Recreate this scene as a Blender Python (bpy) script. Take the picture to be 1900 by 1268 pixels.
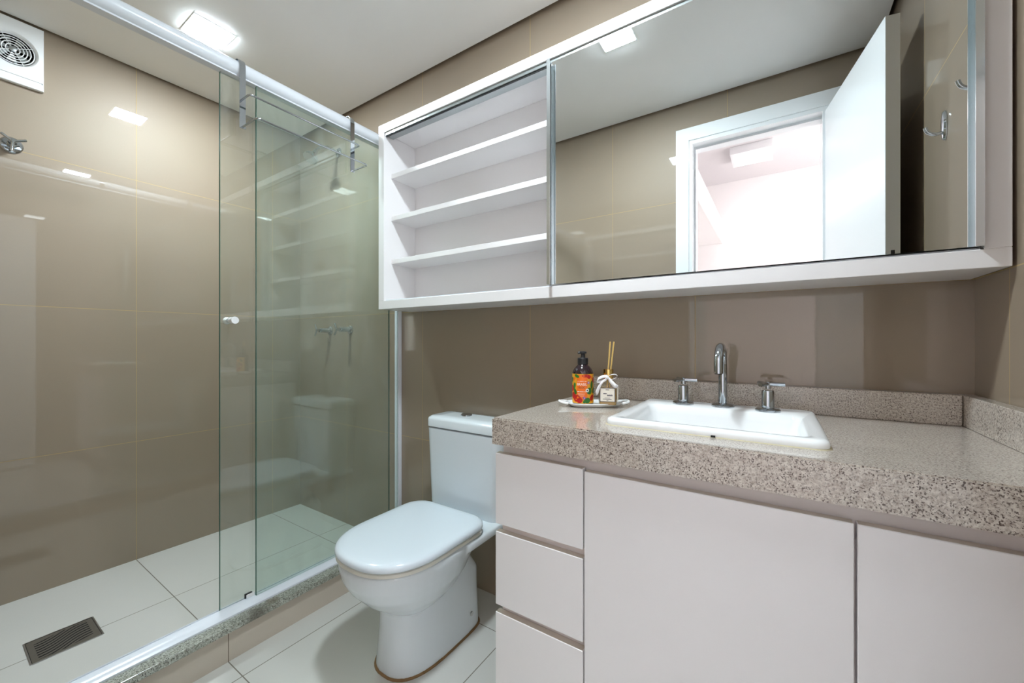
import bpy, bmesh, math, random
from mathutils import Vector, Matrix
random.seed(7)
PI = math.pi
SC = bpy.context.scene
for _o in list(bpy.data.objects):
    bpy.data.objects.remove(_o)

# ------------------------------------------------------------------ camera, world, exposure
EYE = 1.06                                    # height of the lens above the main floor
cam = bpy.data.cameras.new('camera')
cam_o = bpy.data.objects.new('camera', cam)
SC.collection.objects.link(cam_o)
cam_o.location = (0, 0, EYE)
cam_o.rotation_euler = (PI/2, 0, math.radians(33.69))
cam.sensor_fit = 'HORIZONTAL'
cam.sensor_width = 36
cam.lens = 740.5/1900*36
cam.clip_start = 0.005
SC.camera = cam_o

world = bpy.data.worlds.new('world')
SC.world = world
world.use_nodes = True
world.node_tree.nodes['Background'].inputs['Color'].default_value = (.8, .88, 1, 1)
world.node_tree.nodes['Background'].inputs['Strength'].default_value = .3

SC.view_settings.view_transform = 'Standard'
SC.view_settings.look = 'None'
SC.view_settings.exposure = 0.33
SC.view_settings.gamma = 1
SC.view_settings.use_curve_mapping = False
SC.cycles.use_denoising = True
SC.cycles.max_bounces = 14
SC.cycles.diffuse_bounces = 6
SC.cycles.glossy_bounces = 8
SC.cycles.transmission_bounces = 10
SC.cycles.transparent_max_bounces = 24
SC.cycles.sample_clamp_indirect = 6
SC.cycles.caustics_reflective = False
SC.cycles.caustics_refractive = False

LED = 335.0          # radiance of the two ceiling LED panels
LED_COL = (.83, .945, 1.0)
HALL_FILL = 9.5      # unseen glowing pane added to brighten the hall
HALL_LAMP = 12.0

# ------------------------------------------------------------------ materials
def new_mat(name):
    m = bpy.data.materials.new(name)
    m.use_nodes = True
    nt = m.node_tree
    for n in list(nt.nodes):
        nt.nodes.remove(n)
    out = nt.nodes.new('ShaderNodeOutputMaterial')
    return m, nt, out

def N(nt, kind, **kw):
    n = nt.nodes.new(kind)
    for k, v in kw.items():
        setattr(n, k, v)
    return n

def setin(n, **kw):
    for k, v in kw.items():
        n.inputs[k.replace('_', ' ')].default_value = v

def math_n(nt, op, a, b=None, clamp=False):
    n = nt.nodes.new('ShaderNodeMath'); n.operation = op; n.use_clamp = clamp
    for i, x in enumerate((a, b)):
        if x is None: continue
        if hasattr(x, 'is_linked') or isinstance(x, bpy.types.NodeSocket):
            nt.links.new(x, n.inputs[i])
        else:
            n.inputs[i].default_value = x
    return n.outputs[0]

def mix_col(nt, fac, a, b, mode='MIX'):
    n = nt.nodes.new('ShaderNodeMix'); n.data_type = 'RGBA'; n.blend_type = mode
    for sock, x in ((n.inputs['Factor'], fac), (n.inputs['A'], a), (n.inputs['B'], b)):
        if isinstance(x, bpy.types.NodeSocket): nt.links.new(x, sock)
        elif sock.type == 'RGBA': sock.default_value = (*x[:3], 1)
        else: sock.default_value = x
    for s in n.outputs:
        if s.type == 'RGBA': return s

def srgb(r, g, b):
    f = lambda c: (c/255/12.92) if c/255 <= .04045 else ((c/255+.055)/1.055)**2.4
    return (f(r), f(g), f(b), 1)

def pbr(name, col, rough=.4, metal=0, spec=.5, coat=0, bump=0, bump_scale=60, var=0, var_scale=8, **kw):
    m, nt, out = new_mat(name)
    p = N(nt, 'ShaderNodeBsdfPrincipled')
    setin(p, Base_Color=(*col[:3], 1), Roughness=rough, Metallic=metal)
    p.inputs['Specular IOR Level'].default_value = spec
    p.inputs['Coat Weight'].default_value = coat
    p.inputs['Coat Roughness'].default_value = .03
    geo = N(nt, 'ShaderNodeTexCoord')
    nz = N(nt, 'ShaderNodeTexNoise'); setin(nz, Scale=var_scale, Detail=4.0)
    nt.links.new(geo.outputs['Object'], nz.inputs['Vector'])
    c = mix_col(nt, math_n(nt, 'MULTIPLY', nz.outputs['Fac'], max(var, .02)), (*col[:3], 1),
                tuple(x*.6 for x in col[:3]))
    nt.links.new(c, p.inputs['Base Color'])
    if bump:
        b = N(nt, 'ShaderNodeBump'); setin(b, Strength=bump, Distance=.002)
        n2 = N(nt, 'ShaderNodeTexNoise'); setin(n2, Scale=bump_scale, Detail=3.0)
        nt.links.new(geo.outputs['Object'], n2.inputs['Vector'])
        nt.links.new(n2.outputs['Fac'], b.inputs['Height'])
        nt.links.new(b.outputs['Normal'], p.inputs['Normal'])
    for k, v in kw.items():
        p.inputs[k.replace('_', ' ')].default_value = v
    nt.links.new(p.outputs[0], out.inputs['Surface'])
    return m

def emit(name, col, strength):
    m, nt, out = new_mat(name)
    e = N(nt, 'ShaderNodeEmission'); setin(e, Color=(*col[:3], 1), Strength=strength)
    nt.links.new(e.outputs[0], out.inputs['Surface'])
    return m

def grid_mask(nt, coord, origin, size, half):
    """1 on a joint line of a regular tile grid along one axis"""
    s = math_n(nt, 'DIVIDE', math_n(nt, 'SUBTRACT', coord, origin), size)
    fr = math_n(nt, 'SUBTRACT', math_n(nt, 'FRACT', math_n(nt, 'ADD', s, 100.5)), .5)
    d = math_n(nt, 'MULTIPLY', math_n(nt, 'ABSOLUTE', fr), size)
    return math_n(nt, 'LESS_THAN', d, half), math_n(nt, 'FLOOR', math_n(nt, 'ADD', s, 100.0))

def tile(name, ax, base, grout, rough, half=.0011, weave=.0, spec=.5, cloud=.10, coat=0.0):
    """porcelain tiles: ax = two of (axis index, origin, size)"""
    m, nt, out = new_mat(name)
    p = N(nt, 'ShaderNodeBsdfPrincipled')
    tc = N(nt, 'ShaderNodeTexCoord')
    sep = N(nt, 'ShaderNodeSeparateXYZ')
    nt.links.new(tc.outputs['Object'], sep.inputs[0])
    masks, ids = [], []
    for a, o, s in ax:
        mk, idn = grid_mask(nt, sep.outputs[a], o, s, half)
        masks.append(mk); ids.append(idn)
    mask = math_n(nt, 'MAXIMUM', masks[0], masks[1])
    wn = N(nt, 'ShaderNodeTexWhiteNoise', noise_dimensions='2D')
    cmb = N(nt, 'ShaderNodeCombineXYZ')
    nt.links.new(ids[0], cmb.inputs[0]); nt.links.new(ids[1], cmb.inputs[1])
    nt.links.new(cmb.outputs[0], wn.inputs['Vector'])
    cloudn = N(nt, 'ShaderNodeTexNoise'); setin(cloudn, Scale=3.2, Detail=5.0, Roughness=.6)
    nt.links.new(tc.outputs['Object'], cloudn.inputs['Vector'])
    fine = N(nt, 'ShaderNodeTexNoise'); setin(fine, Scale=320.0, Detail=2.0)
    nt.links.new(tc.outputs['Object'], fine.inputs['Vector'])
    f = math_n(nt, 'ADD', math_n(nt, 'MULTIPLY', cloudn.outputs['Fac'], cloud*2),
               math_n(nt, 'ADD', math_n(nt, 'MULTIPLY', wn.outputs['Value'], .06),
                      math_n(nt, 'MULTIPLY', fine.outputs['Fac'], .12)))
    col = mix_col(nt, f, base, tuple(c*.62 for c in base[:3]))
    col = mix_col(nt, mask, col, grout)
    nt.links.new(col, p.inputs['Base Color'])
    nt.links.new(math_n(nt, 'ADD', math_n(nt, 'MULTIPLY', mask, .5), rough), p.inputs['Roughness'])
    p.inputs['Specular IOR Level'].default_value = spec
    nt.links.new(math_n(nt, 'MULTIPLY', math_n(nt, 'SUBTRACT', 1.0, mask), coat), p.inputs['Coat Weight'])
    p.inputs['Coat Roughness'].default_value = .015
    p.inputs['Coat IOR'].default_value = 1.75
    b = N(nt, 'ShaderNodeBump'); setin(b, Strength=.35, Distance=.001)
    b.invert = True
    nt.links.new(math_n(nt, 'ADD', mask, math_n(nt, 'MULTIPLY', fine.outputs['Fac'], weave)), b.inputs['Height'])
    nt.links.new(b.outputs['Normal'], p.inputs['Normal'])
    nt.links.new(p.outputs[0], out.inputs['Surface'])
    return m

def granite(name, light, mid, dark, rough=.05, spots=(), scale=1.0):
    m, nt, out = new_mat(name)
    p = N(nt, 'ShaderNodeBsdfPrincipled')
    tc = N(nt, 'ShaderNodeTexCoord')
    def noise(scale_, det, rgh=.6):
        n = N(nt, 'ShaderNodeTexNoise'); setin(n, Scale=scale_*scale, Detail=det, Roughness=rgh)
        nt.links.new(tc.outputs['Object'], n.inputs['Vector'])
        return n.outputs['Fac']
    def ramp(sock, p0, p1):
        n = N(nt, 'ShaderNodeMapRange'); setin(n, From_Min=p0, From_Max=p1)
        nt.links.new(sock, n.inputs['Value']); return n.outputs[0]
    g1, g2, g3 = noise(230, 4), noise(370, 3), noise(24, 4)
    col = mix_col(nt, ramp(g1, .36, .66), light, mid)
    col = mix_col(nt, math_n(nt, 'MULTIPLY', ramp(g2, .545, .60), ramp(g3, .25, .50)), col, dark)
    vor = N(nt, 'ShaderNodeTexVoronoi'); setin(vor, Scale=170.0*scale)
    nt.links.new(tc.outputs['Object'], vor.inputs['Vector'])
    col = mix_col(nt, math_n(nt, 'MULTIPLY', ramp(vor.outputs['Distance'], .30, .12), .35), col, (.55, .50, .45))
    for (x, y, z, r, c, amt) in spots:           # rust and dirt stains with a place of their own
        v = N(nt, 'ShaderNodeVectorMath', operation='DISTANCE')
        nt.links.new(tc.outputs['Object'], v.inputs[0]); v.inputs[1].default_value = (x, y, z)
        d = math_n(nt, 'ADD', v.outputs['Value'], math_n(nt, 'MULTIPLY', math_n(nt, 'SUBTRACT', noise(60, 3), .5), r*1.2))
        col = mix_col(nt, math_n(nt, 'MULTIPLY', ramp(d, r, r*.3), amt), col, c)
    nt.links.new(col, p.inputs['Base Color'])
    p.inputs['Roughness'].default_value = .36
    p.inputs['Coat Weight'].default_value = .9
    p.inputs['Coat Roughness'].default_value = rough
    nt.links.new(p.outputs[0], out.inputs['Surface'])
    return m

def glass_sheet(name, tint, haze=.03):
    """clear safety glass slab: tinted pass-through, Fresnel reflection and a thin soap film"""
    m, nt, out = new_mat(name)
    geo = N(nt, 'ShaderNodeNewGeometry')
    dot = N(nt, 'ShaderNodeVectorMath', operation='DOT_PRODUCT')
    nt.links.new(geo.outputs['Incoming'], dot.inputs[0]); nt.links.new(geo.outputs['Normal'], dot.inputs[1])
    c = math_n(nt, 'ABSOLUTE', dot.outputs['Value'])
    k = math_n(nt, 'POWER', math_n(nt, 'SUBTRACT', 1.0, c, True), 5.0)
    fr = math_n(nt, 'ADD', math_n(nt, 'MULTIPLY', k, .95), .045)
    tr = N(nt, 'ShaderNodeBsdfTransparent'); tr.inputs['Color'].default_value = (*tint, 1)
    gl = N(nt, 'ShaderNodeBsdfGlossy'); setin(gl, Roughness=.0, Color=(1, 1, 1, 1))
    mx = N(nt, 'ShaderNodeMixShader')
    nt.links.new(fr, mx.inputs[0]); nt.links.new(tr.outputs[0], mx.inputs[1]); nt.links.new(gl.outputs[0], mx.inputs[2])
    tc = N(nt, 'ShaderNodeTexCoord')
    mp = N(nt, 'ShaderNodeMapping'); mp.inputs['Scale'].default_value = (6, 6, 2)
    nt.links.new(tc.outputs['Object'], mp.inputs[0])
    nz = N(nt, 'ShaderNodeTexNoise'); setin(nz, Scale=2.0, Detail=8.0, Roughness=.65, Distortion=.8)
    nt.links.new(mp.outputs[0], nz.inputs['Vector'])
    fz = N(nt, 'ShaderNodeMapRange'); setin(fz, From_Min=.3, From_Max=.75, To_Min=0.0, To_Max=haze*2)
    nt.links.new(nz.outputs['Fac'], fz.inputs['Value'])
    sep = N(nt, 'ShaderNodeSeparateXYZ'); nt.links.new(tc.outputs['Object'], sep.inputs[0])
    up = N(nt, 'ShaderNodeMapRange'); setin(up, From_Min=1.35, From_Max=1.80, To_Min=1.0, To_Max=1.7)   # dried splashes high on the pane
    nt.links.new(sep.outputs[2], up.inputs['Value'])
    hz = math_n(nt, 'MULTIPLY', fz.outputs[0], up.outputs[0])
    df = N(nt, 'ShaderNodeBsdfDiffuse'); df.inputs['Color'].default_value = (.75, .8, .78, 1)
    m2 = N(nt, 'ShaderNodeMixShader')
    nt.links.new(hz, m2.inputs[0]); nt.links.new(mx.outputs[0], m2.inputs[1]); nt.links.new(df.outputs[0], m2.inputs[2])
    nt.links.new(m2.outputs[0], out.inputs['Surface'])
    return m

TW, TH = .598, .610
WALL_BASE = srgb(149, 133, 114)
GROUT_W = srgb(173, 149, 107)
M = {}
M['tile_back'] = tile('wall_tile_back', ((0, -.214, TW), (2, 1.203, TH)), WALL_BASE, GROUT_W, .56, half=.0012, weave=.25, spec=.5, coat=.8)
M['tile_side'] = tile('wall_tile_side', ((1, .578, TW+.006), (2, 1.203, TH)), WALL_BASE, GROUT_W, .56, half=.0012, weave=.25, spec=.5, coat=.8)
FL = srgb(214, 214, 209)
M['tile_floor'] = tile('floor_tile', ((0, -.214, TW), (1, .578, TW+.004)), FL, srgb(120, 114, 104), .24, half=.0016, cloud=.04)
M['tile_curb'] = tile('curb_tile', ((1, .578, TW+.004), (2, -5, 20)), srgb(196, 186, 172), srgb(120, 110, 96), .25, half=.0014, cloud=.05)
M['ceiling'] = pbr('ceiling_paint', srgb(240, 241, 241), .6, var=.02, bump=.02)
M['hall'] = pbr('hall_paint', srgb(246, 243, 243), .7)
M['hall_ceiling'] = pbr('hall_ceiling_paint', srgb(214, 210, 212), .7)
M['white_lam'] = pbr('white_laminate', srgb(234, 232, 233), .30, var=.03, bump=.03, bump_scale=300)
M['white_lam2'] = pbr('pale_laminate', srgb(228, 220, 217), .33, var=.03)
M['top_beige'] = pbr('beige_top_face', srgb(205, 194, 182), .4, var=.03)
M['door_paint'] = pbr('door_lacquer', srgb(238, 241, 244), .16, var=.02)
M['ceramic'] = pbr('white_ceramic', srgb(243, 245, 246), .10, coat=.3, var=.02)
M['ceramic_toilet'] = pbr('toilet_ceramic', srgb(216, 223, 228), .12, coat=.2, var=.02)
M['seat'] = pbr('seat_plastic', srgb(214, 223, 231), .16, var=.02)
M['seat_ring'] = pbr('yellowed_plastic', srgb(214, 212, 202), .2, var=.05)
M['chrome'] = pbr('chrome', (.50, .54, .58, 1), .06, metal=1)
M['steel'] = pbr('stainless_steel', (.50, .50, .50, 1), .28, metal=1)
M['white_alu'] = pbr('white_painted_aluminium', srgb(226, 232, 240), .22, var=.02)
M['alu'] = pbr('satin_aluminium', (.72, .77, .80, 1), .24, metal=1)
M['alu_dark'] = pbr('grey_aluminium', (.40, .43, .44, 1), .3, metal=.8)
M['black'] = pbr('black_rubber', (.012, .012, .014, 1), .45)
M['void'] = pbr('dark_cavity', (.008, .008, .009, 1), .8)
M['white_plastic'] = pbr('white_plastic', srgb(236, 238, 240), .28, var=.02)
M['caulk'] = pbr('old_sealant', srgb(204, 194, 164), .6, var=.5, var_scale=60)
M['brown_caulk'] = pbr('stained_sealant', srgb(146, 114, 76), .7, var=.9, var_scale=70)
M['granite'] = granite('speckled_granite', srgb(214, 207, 197), srgb(166, 152, 141), srgb(82, 66, 58), .04,
    spots=((.082, 1.305, .882, .035, srgb(120, 84, 44), .8), (-.39, .81, .802, .022, srgb(60, 36, 18), .85),
           (-.075, 1.31, .91, .022, srgb(96, 60, 60), .6), (-.33, .81, .86, .012, srgb(150, 110, 60), .5)))
M['granite_sill'] = granite('green_granite', srgb(190, 194, 184), srgb(120, 122, 108), srgb(44, 44, 38), .12, scale=.8,
    spots=((-1.50, .66, .118, .05, srgb(58, 44, 26), .7), (-1.52, .72, .124, .03, srgb(84, 60, 30), .6)))
M['glass_door'] = glass_sheet('green_glass_sliding', (.945, .972, .958), .028)
M['glass_fix'] = glass_sheet('green_glass_fixed', (.910, .957, .938), .03)
M['glass_edge'] = pbr('glass_edge', (.05, .14, .11, 1), .12)

def mirror_mat():
    m, nt, out = new_mat('mirror_silver')
    gl = N(nt, 'ShaderNodeBsdfGlossy'); setin(gl, Roughness=.0, Color=(.86, .885, .875, 1))
    df = N(nt, 'ShaderNodeBsdfDiffuse'); df.inputs['Color'].default_value = (.8, .85, .88, 1)
    tc = N(nt, 'ShaderNodeTexCoord')
    mp = N(nt, 'ShaderNodeMapping'); mp.inputs['Scale'].default_value = (4, 1, 9); mp.inputs['Rotation'].default_value = (0, .7, 0)
    nt.links.new(tc.outputs['Object'], mp.inputs[0])
    nz = N(nt, 'ShaderNodeTexNoise'); setin(nz, Scale=1.6, Detail=9.0, Roughness=.7, Distortion=1.2)
    nt.links.new(mp.outputs[0], nz.inputs['Vector'])
    sep = N(nt, 'ShaderNodeSeparateXYZ'); nt.links.new(tc.outputs['Object'], sep.inputs[0])
    hi = N(nt, 'ShaderNodeMapRange'); setin(hi, From_Min=1.72, From_Max=1.97)     # wiped smears near the top left
    nt.links.new(sep.outputs[2], hi.inputs['Value'])
    lf = N(nt, 'ShaderNodeMapRange'); setin(lf, From_Min=-.15, From_Max=-.50)
    nt.links.new(sep.outputs[0], lf.inputs['Value'])
    sm = N(nt, 'ShaderNodeMapRange'); setin(sm, From_Min=.42, From_Max=.78, To_Min=.0, To_Max=.5)
    nt.links.new(nz.outputs['Fac'], sm.inputs['Value'])
    f = math_n(nt, 'MULTIPLY', sm.outputs[0], math_n(nt, 'MULTIPLY', hi.outputs[0], lf.outputs[0]))
    mx = N(nt, 'ShaderNodeMixShader')
    nt.links.new(f, mx.inputs[0]); nt.links.new(gl.outputs[0], mx.inputs[1]); nt.links.new(df.outputs[0], mx.inputs[2])
    nt.links.new(mx.outputs[0], out.inputs['Surface'])
    return m
M['mirror'] = mirror_mat()
M['led'] = emit('led_panel', LED_COL, LED)
M['hall_lamp'] = emit('hall_lamp_glow', (1, .94, .95), HALL_LAMP)
M['hall_fill'] = emit('hall_fill_glow', (1, .94, .95), HALL_FILL)

# ------------------------------------------------------------------ mesh helpers
def MB():
    return bmesh.new()

def box(bm, a, b, bevel=0, seg=2, mi=0):
    """axis-aligned box from corner a to corner b"""
    x0, y0, z0 = a; x1, y1, z1 = b
    vs = [bm.verts.new(p) for p in ((x0,y0,z0),(x1,y0,z0),(x1,y1,z0),(x0,y1,z0),(x0,y0,z1),(x1,y0,z1),(x1,y1,z1),(x0,y1,z1))]
    fs = [bm.faces.new([vs[i] for i in f]) for f in ((3,2,1,0),(4,5,6,7),(0,1,5,4),(1,2,6,5),(2,3,7,6),(3,0,4,7))]
    for f in fs: f.material_index = mi
    if bevel:
        es = list({e for f in fs for e in f.edges})
        r = bmesh.ops.bevel(bm, geom=es, offset=bevel, segments=seg, profile=.5, affect='EDGES')
        for f in r['faces']: f.material_index = mi

def rings(bm, rs, cap0=True, cap1=True, mi=0, closed=True):
    """loft through rings of equal length"""
    vr = [[bm.verts.new(p) for p in r] for r in rs]
    n = len(vr[0])
    for a, b in zip(vr, vr[1:]):
        for i in range(n if closed else n-1):
            j = (i+1) % n
            f = bm.faces.new((a[i], a[j], b[j], b[i])); f.material_index = mi
    if cap0: bm.faces.new(vr[0][::-1]).material_index = mi
    if cap1: bm.faces.new(vr[-1]).material_index = mi
    return vr

def lathe(bm, prof, c=(0, 0, 0), n=32, mi=0, cap0=True, cap1=True):
    """profile of (r, z) about +Z through c"""
    rs = [[(c[0]+max(r, 1e-5)*math.cos(2*PI*i/n), c[1]+max(r, 1e-5)*math.sin(2*PI*i/n), c[2]+z) for i in range(n)] for r, z in prof]
    rings(bm, rs, cap0, cap1, mi)

def tube(bm, pts, r, n=12, mi=0, cap=True, closed=False):
    """round tube along a polyline; r a number or one per point"""
    P = [Vector(p) for p in pts]
    k = len(P)
    rr = r if isinstance(r, (list, tuple)) else [r]*k
    up = None; rs = []
    for i in range(k):
        if closed: d = P[(i+1) % k]-P[i-1]
        elif i == 0: d = P[1]-P[0]
        elif i == k-1: d = P[-1]-P[-2]
        else: d = (P[i+1]-P[i]).normalized()+(P[i]-P[i-1]).normalized()
        d.normalize()
        if up is None:
            up = Vector((0, 0, 1)) if abs(d.z) < .9 else Vector((1, 0, 0))
        up = (up-d*up.dot(d)).normalized()
        s = d.cross(up)
        rs.append([P[i]+rr[i]*(math.cos(2*PI*j/n)*s+math.sin(2*PI*j/n)*up) for j in range(n)])
    if closed: rs.append(rs[0])
    if closed:
        vr = [[bm.verts.new(p) for p in r_] for r_ in rs[:-1]]
        vr.append(vr[0])
        for a, b in zip(vr, vr[1:]):
            for i in range(n):
                j = (i+1) % n
                bm.faces.new((a[i], a[j], b[j], b[i])).material_index = mi
    else:
        rings(bm, rs, cap, cap, mi)

def prism(bm, poly, axis, a, b, mi=0):
    """polygon of 2-D points extruded along axis from a to b"""
    def p3(p, t):
        q = list(p); q.insert(axis, t); return q
    rings(bm, [[p3(p, a) for p in poly], [p3(p, b) for p in poly]], True, True, mi)

def rrect(cx, cy, hx, hy, r, z, n=6):
    pts = []
    for sx, sy, a0 in ((1, 1, 0), (-1, 1, PI/2), (-1, -1, PI), (1, -1, 3*PI/2)):
        for i in range(n+1):
            a = a0+PI/2*i/n
            pts.append((cx+sx*(hx-r)+r*math.cos(a), cy+sy*(hy-r)+r*math.sin(a), z))
    return pts

def fillet(pts, r, n=5):
    """round the inner corners of a polyline"""
    P = [Vector(p) for p in pts]; out = [P[0]]
    for a, b, c in zip(P, P[1:], P[2:]):
        u = (a-b).normalized(); v = (c-b).normalized()
        p0, p1 = b+u*r, b+v*r
        for i in range(n+1):
            t = i/n
            out.append((1-t)**2*p0+2*t*(1-t)*b+t*t*p1)
    out.append(P[-1])
    return out

def root_loc(p):
    v = Vector((0, 0, 0))
    while p is not None:
        v += p.location; p = p.parent
    return v

def obj(name, bm, mat, parent=None, local=False, smooth=35):
    """link a bmesh as ONE object; coordinates are the room's unless local"""
    if parent is not None and not local:
        bmesh.ops.translate(bm, verts=bm.verts, vec=-root_loc(parent))
    bmesh.ops.recalc_face_normals(bm, faces=bm.faces)
    me = bpy.data.meshes.new(name)
    bm.to_mesh(me); bm.free()
    for m in (mat if isinstance(mat, (list, tuple)) else [mat]):
        me.materials.append(m)
    if smooth:
        for p in me.polygons: p.use_smooth = True
        me.set_sharp_from_angle(angle=math.radians(smooth))
    o = bpy.data.objects.new(name, me)
    SC.collection.objects.link(o)
    if parent is not None: o.parent = parent
    return o

def thing(name, label, cat, loc=(0, 0, 0), rot=(0, 0, 0), group=None):
    o = bpy.data.objects.new(name, None)
    o.empty_display_size = .05
    SC.collection.objects.link(o)
    o.location = loc; o.rotation_euler = rot
    tag(o, label, cat, group)
    return o

def tag(o, label, cat, group=None):
    o['label'] = label; o['category'] = cat
    if group: o['group'] = group
    return o

def struct(name, bm, mat, parent=None, smooth=0):
    o = obj(name, bm, mat, parent, smooth=smooth)
    if parent is None: o['kind'] = 'structure'
    return o

def dup(root, label, loc, rot=None):
    r = root.copy(); SC.collection.objects.link(r)
    r.location = loc
    if rot is not None: r.rotation_euler = rot
    r['label'] = label
    for ch in list(root.children):
        c = ch.copy(); SC.collection.objects.link(c); c.parent = r
        for g in list(ch.children):
            d = g.copy(); SC.collection.objects.link(d); d.parent = c
    return r

def bake(o):
    """turn an object's modifiers into plain mesh"""
    dg = bpy.context.evaluated_depsgraph_get()
    me = bpy.data.meshes.new_from_object(o.evaluated_get(dg))
    o.modifiers.clear(); old = o.data; o.data = me
    me.name = o.name
    bpy.data.meshes.remove(old)

# ------------------------------------------------------------------ the room
XL, XR, YB, YF = -2.496, .3745, 1.347, .010
ZC, ZS = 2.33, .04                       # ceiling, shower floor
HALL_Y, HALL_Z = -1.68, 2.46
DX0, DX1, DZ = -.377, .168, 2.105        # door opening

b = MB(); box(b, (-1.512, -.11, -.06), (XR+.1, YB+.1, 0)); struct('floor', b, M['tile_floor'])
b = MB(); box(b, (XL-.1, -.11, -.06), (-1.615, YB+.1, ZS)); struct('floor_shower', b, M['tile_floor'])
b = MB(); box(b, (XL-.12, YB, -.06), (XR+.12, YB+.12, 2.46)); struct('wall_back', b, M['tile_back'])
b = MB(); box(b, (XL-.12, -.11, -.06), (XL, YB, 2.46)); struct('wall_left', b, M['tile_side'])
b = MB(); box(b, (XR, -.11, -.06), (XR+.12, YB, 2.46)); struct('wall_right', b, M['tile_side'])
b = MB()
box(b, (XL, -.10, -.06), (DX0-.02, YF, 2.46)); box(b, (DX1+.02, -.10, -.06), (XR, YF, 2.46))
box(b, (DX0-.02, -.10, DZ+.02), (DX1+.02, YF, 2.46))
struct('wall_front', b, M['tile_back'])
b = MB(); G = .016                       # plasterboard ceiling that stops short of the walls (shadow gap)
box(b, (XL+G, YF+G, ZC), (XR-G, YB-G, ZC+.03)); box(b, (XL-.12, -.11, 2.44), (XR+.12, YB+.12, 2.5))
struct('ceiling', b, M['ceiling'])

# shower kerb and its granite sill
b = MB(); box(b, (-1.615, YF, 0), (-1.512, YB, .102)); struct('trim_1', b, M['tile_curb'])
b = MB(); box(b, (-1.625, YF, .102), (-1.497, YB, .124), .002); o = struct('trim_2', b, M['granite_sill'])

# door frame in the front wall
b = MB()
for x0, x1 in ((DX0-.081, DX0-.017), (DX1+.017, DX1+.081)):
    box(b, (x0, YF, 0), (x1, YF+.012, DZ+.020), .0008)
box(b, (DX0-.081, YF, DZ+.020), (DX1+.081, YF+.012, DZ+.088), .0008)
box(b, (DX0-.02, -.10, 0), (DX0, YF+.006, DZ)); box(b, (DX1, -.10, 0), (DX1+.02, YF+.006, DZ))
box(b, (DX0-.02, -.10, DZ), (DX1+.02, YF+.006, DZ+.02))
box(b, (DX0, -.09, 0), (DX0+.010, -.035, DZ-.012)); box(b, (DX0, -.09, DZ-.012), (DX1, -.035, DZ))
struct('trim_3', b, M['door_paint'])

# open door leaf, hinged on the right jamb
hx, hy, ang = .176, .026, math.radians(79)
d = struct('door_1', MB(), M['door_paint'])
bm = MB(); box(bm, (0, -.038, .008), (.566, 0, 2.098), .0015)
bm.to_mesh(d.data); bm.free()
d.location = (hx, hy, 0); d.rotation_euler = (0, 0, ang)
bm = MB(); box(bm, (.5655, -.024, 1.335), (.5664, -.014, 1.350))
obj('latch', bm, M['black'], d, local=True)

# hall seen through the door, in the mirror
b = MB(); box(b, (-1.5, HALL_Y-.1, -.06), (1.3, -.10, -.001)); struct('floor_hall', b, M['tile_floor'])
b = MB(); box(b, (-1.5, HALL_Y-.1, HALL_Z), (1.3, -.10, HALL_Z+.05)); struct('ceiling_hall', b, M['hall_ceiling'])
b = MB(); box(b, (-1.5, HALL_Y-.1, 0), (1.3, HALL_Y, HALL_Z))
struct('wall_hall_far', b, M['hall'])
b = MB(); box(b, (-1.6, HALL_Y-.1, 0), (-1.5, -.10, HALL_Z)); struct('wall_hall_left', b, M['hall'])
b = MB(); WY0, WY1, WZ0, WZ1 = -1.45, -.45, .9, 2.1
box(b, (1.3, HALL_Y-.1, 0), (1.4, WY0, HALL_Z)); box(b, (1.3, WY1, 0), (1.4, -.10, HALL_Z))
box(b, (1.3, WY0, 0), (1.4, WY1, WZ0)); box(b, (1.3, WY0, WZ1), (1.4, WY1, HALL_Z))
struct('wall_hall_right', b, M['hall'])
b = MB(); box(b, (-1.5, -.112, 0), (DX0-.083, -.10, HALL_Z)); box(b, (DX1+.083, -.112, 0), (1.3, -.10, HALL_Z))
box(b, (DX0-.083, -.112, DZ+.09), (DX1+.083, -.10, HALL_Z))
struct('wall_hall_near', b, M['hall'])
b = MB(); box(b, (-.60, HALL_Y, 1.93), (-.41, -.112, 2.12)); struct('trim_4', b, M['hall'])     # boxed beam
b = MB(); box(b, (1.38, WY0, WZ0), (1.39, WY1, WZ1)); w = struct('fill_pane_1', b, M['hall_fill'])  # framed glowing pane, out of view, added as fill light for the hall
bm = MB()
for y in (WY0, (WY0+WY1)/2-.015, WY1-.03): box(bm, (1.33, y, WZ0), (1.37, y+.03, WZ1))
for z in (WZ0, WZ1-.03): box(bm, (1.33, WY0, z), (1.37, WY1, z+.03))
obj('fill_frame', bm, M['door_paint'], w)

# ------------------------------------------------------------------ ceiling lights
def led_light(x, y, label):
    t = thing('ceiling_light', label, 'ceiling light', (x, y, ZC), group='square ceiling lights')
    bm = MB(); s = .066
    rings(bm, [rrect(x, y, s+.005, s+.005, .004, ZC), rrect(x, y, s+.005, s+.005, .004, ZC-.0015), rrect(x, y, s-.001, s-.001, .004, ZC-.0016)], False, False)
    obj('frame', bm, M['white_plastic'], t)
    bm = MB(); rings(bm, [rrect(x, y, s-.0005, s-.0005, .004, ZC-.001), rrect(x, y, s-.0005, s-.0005, .004, ZC-.003), rrect(x, y, s-.001, s-.001, .004, ZC-.0035)])
    obj('diffuser', bm, M['led'], t)
    return t
lamp = led_light(-1.945, .672, 'small square recessed LED light glowing on the ceiling over the shower')
dup(lamp, 'small square recessed LED light over the toilet side, seen reflected in the cabinet mirror', (-.562, .685, ZC))

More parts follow.
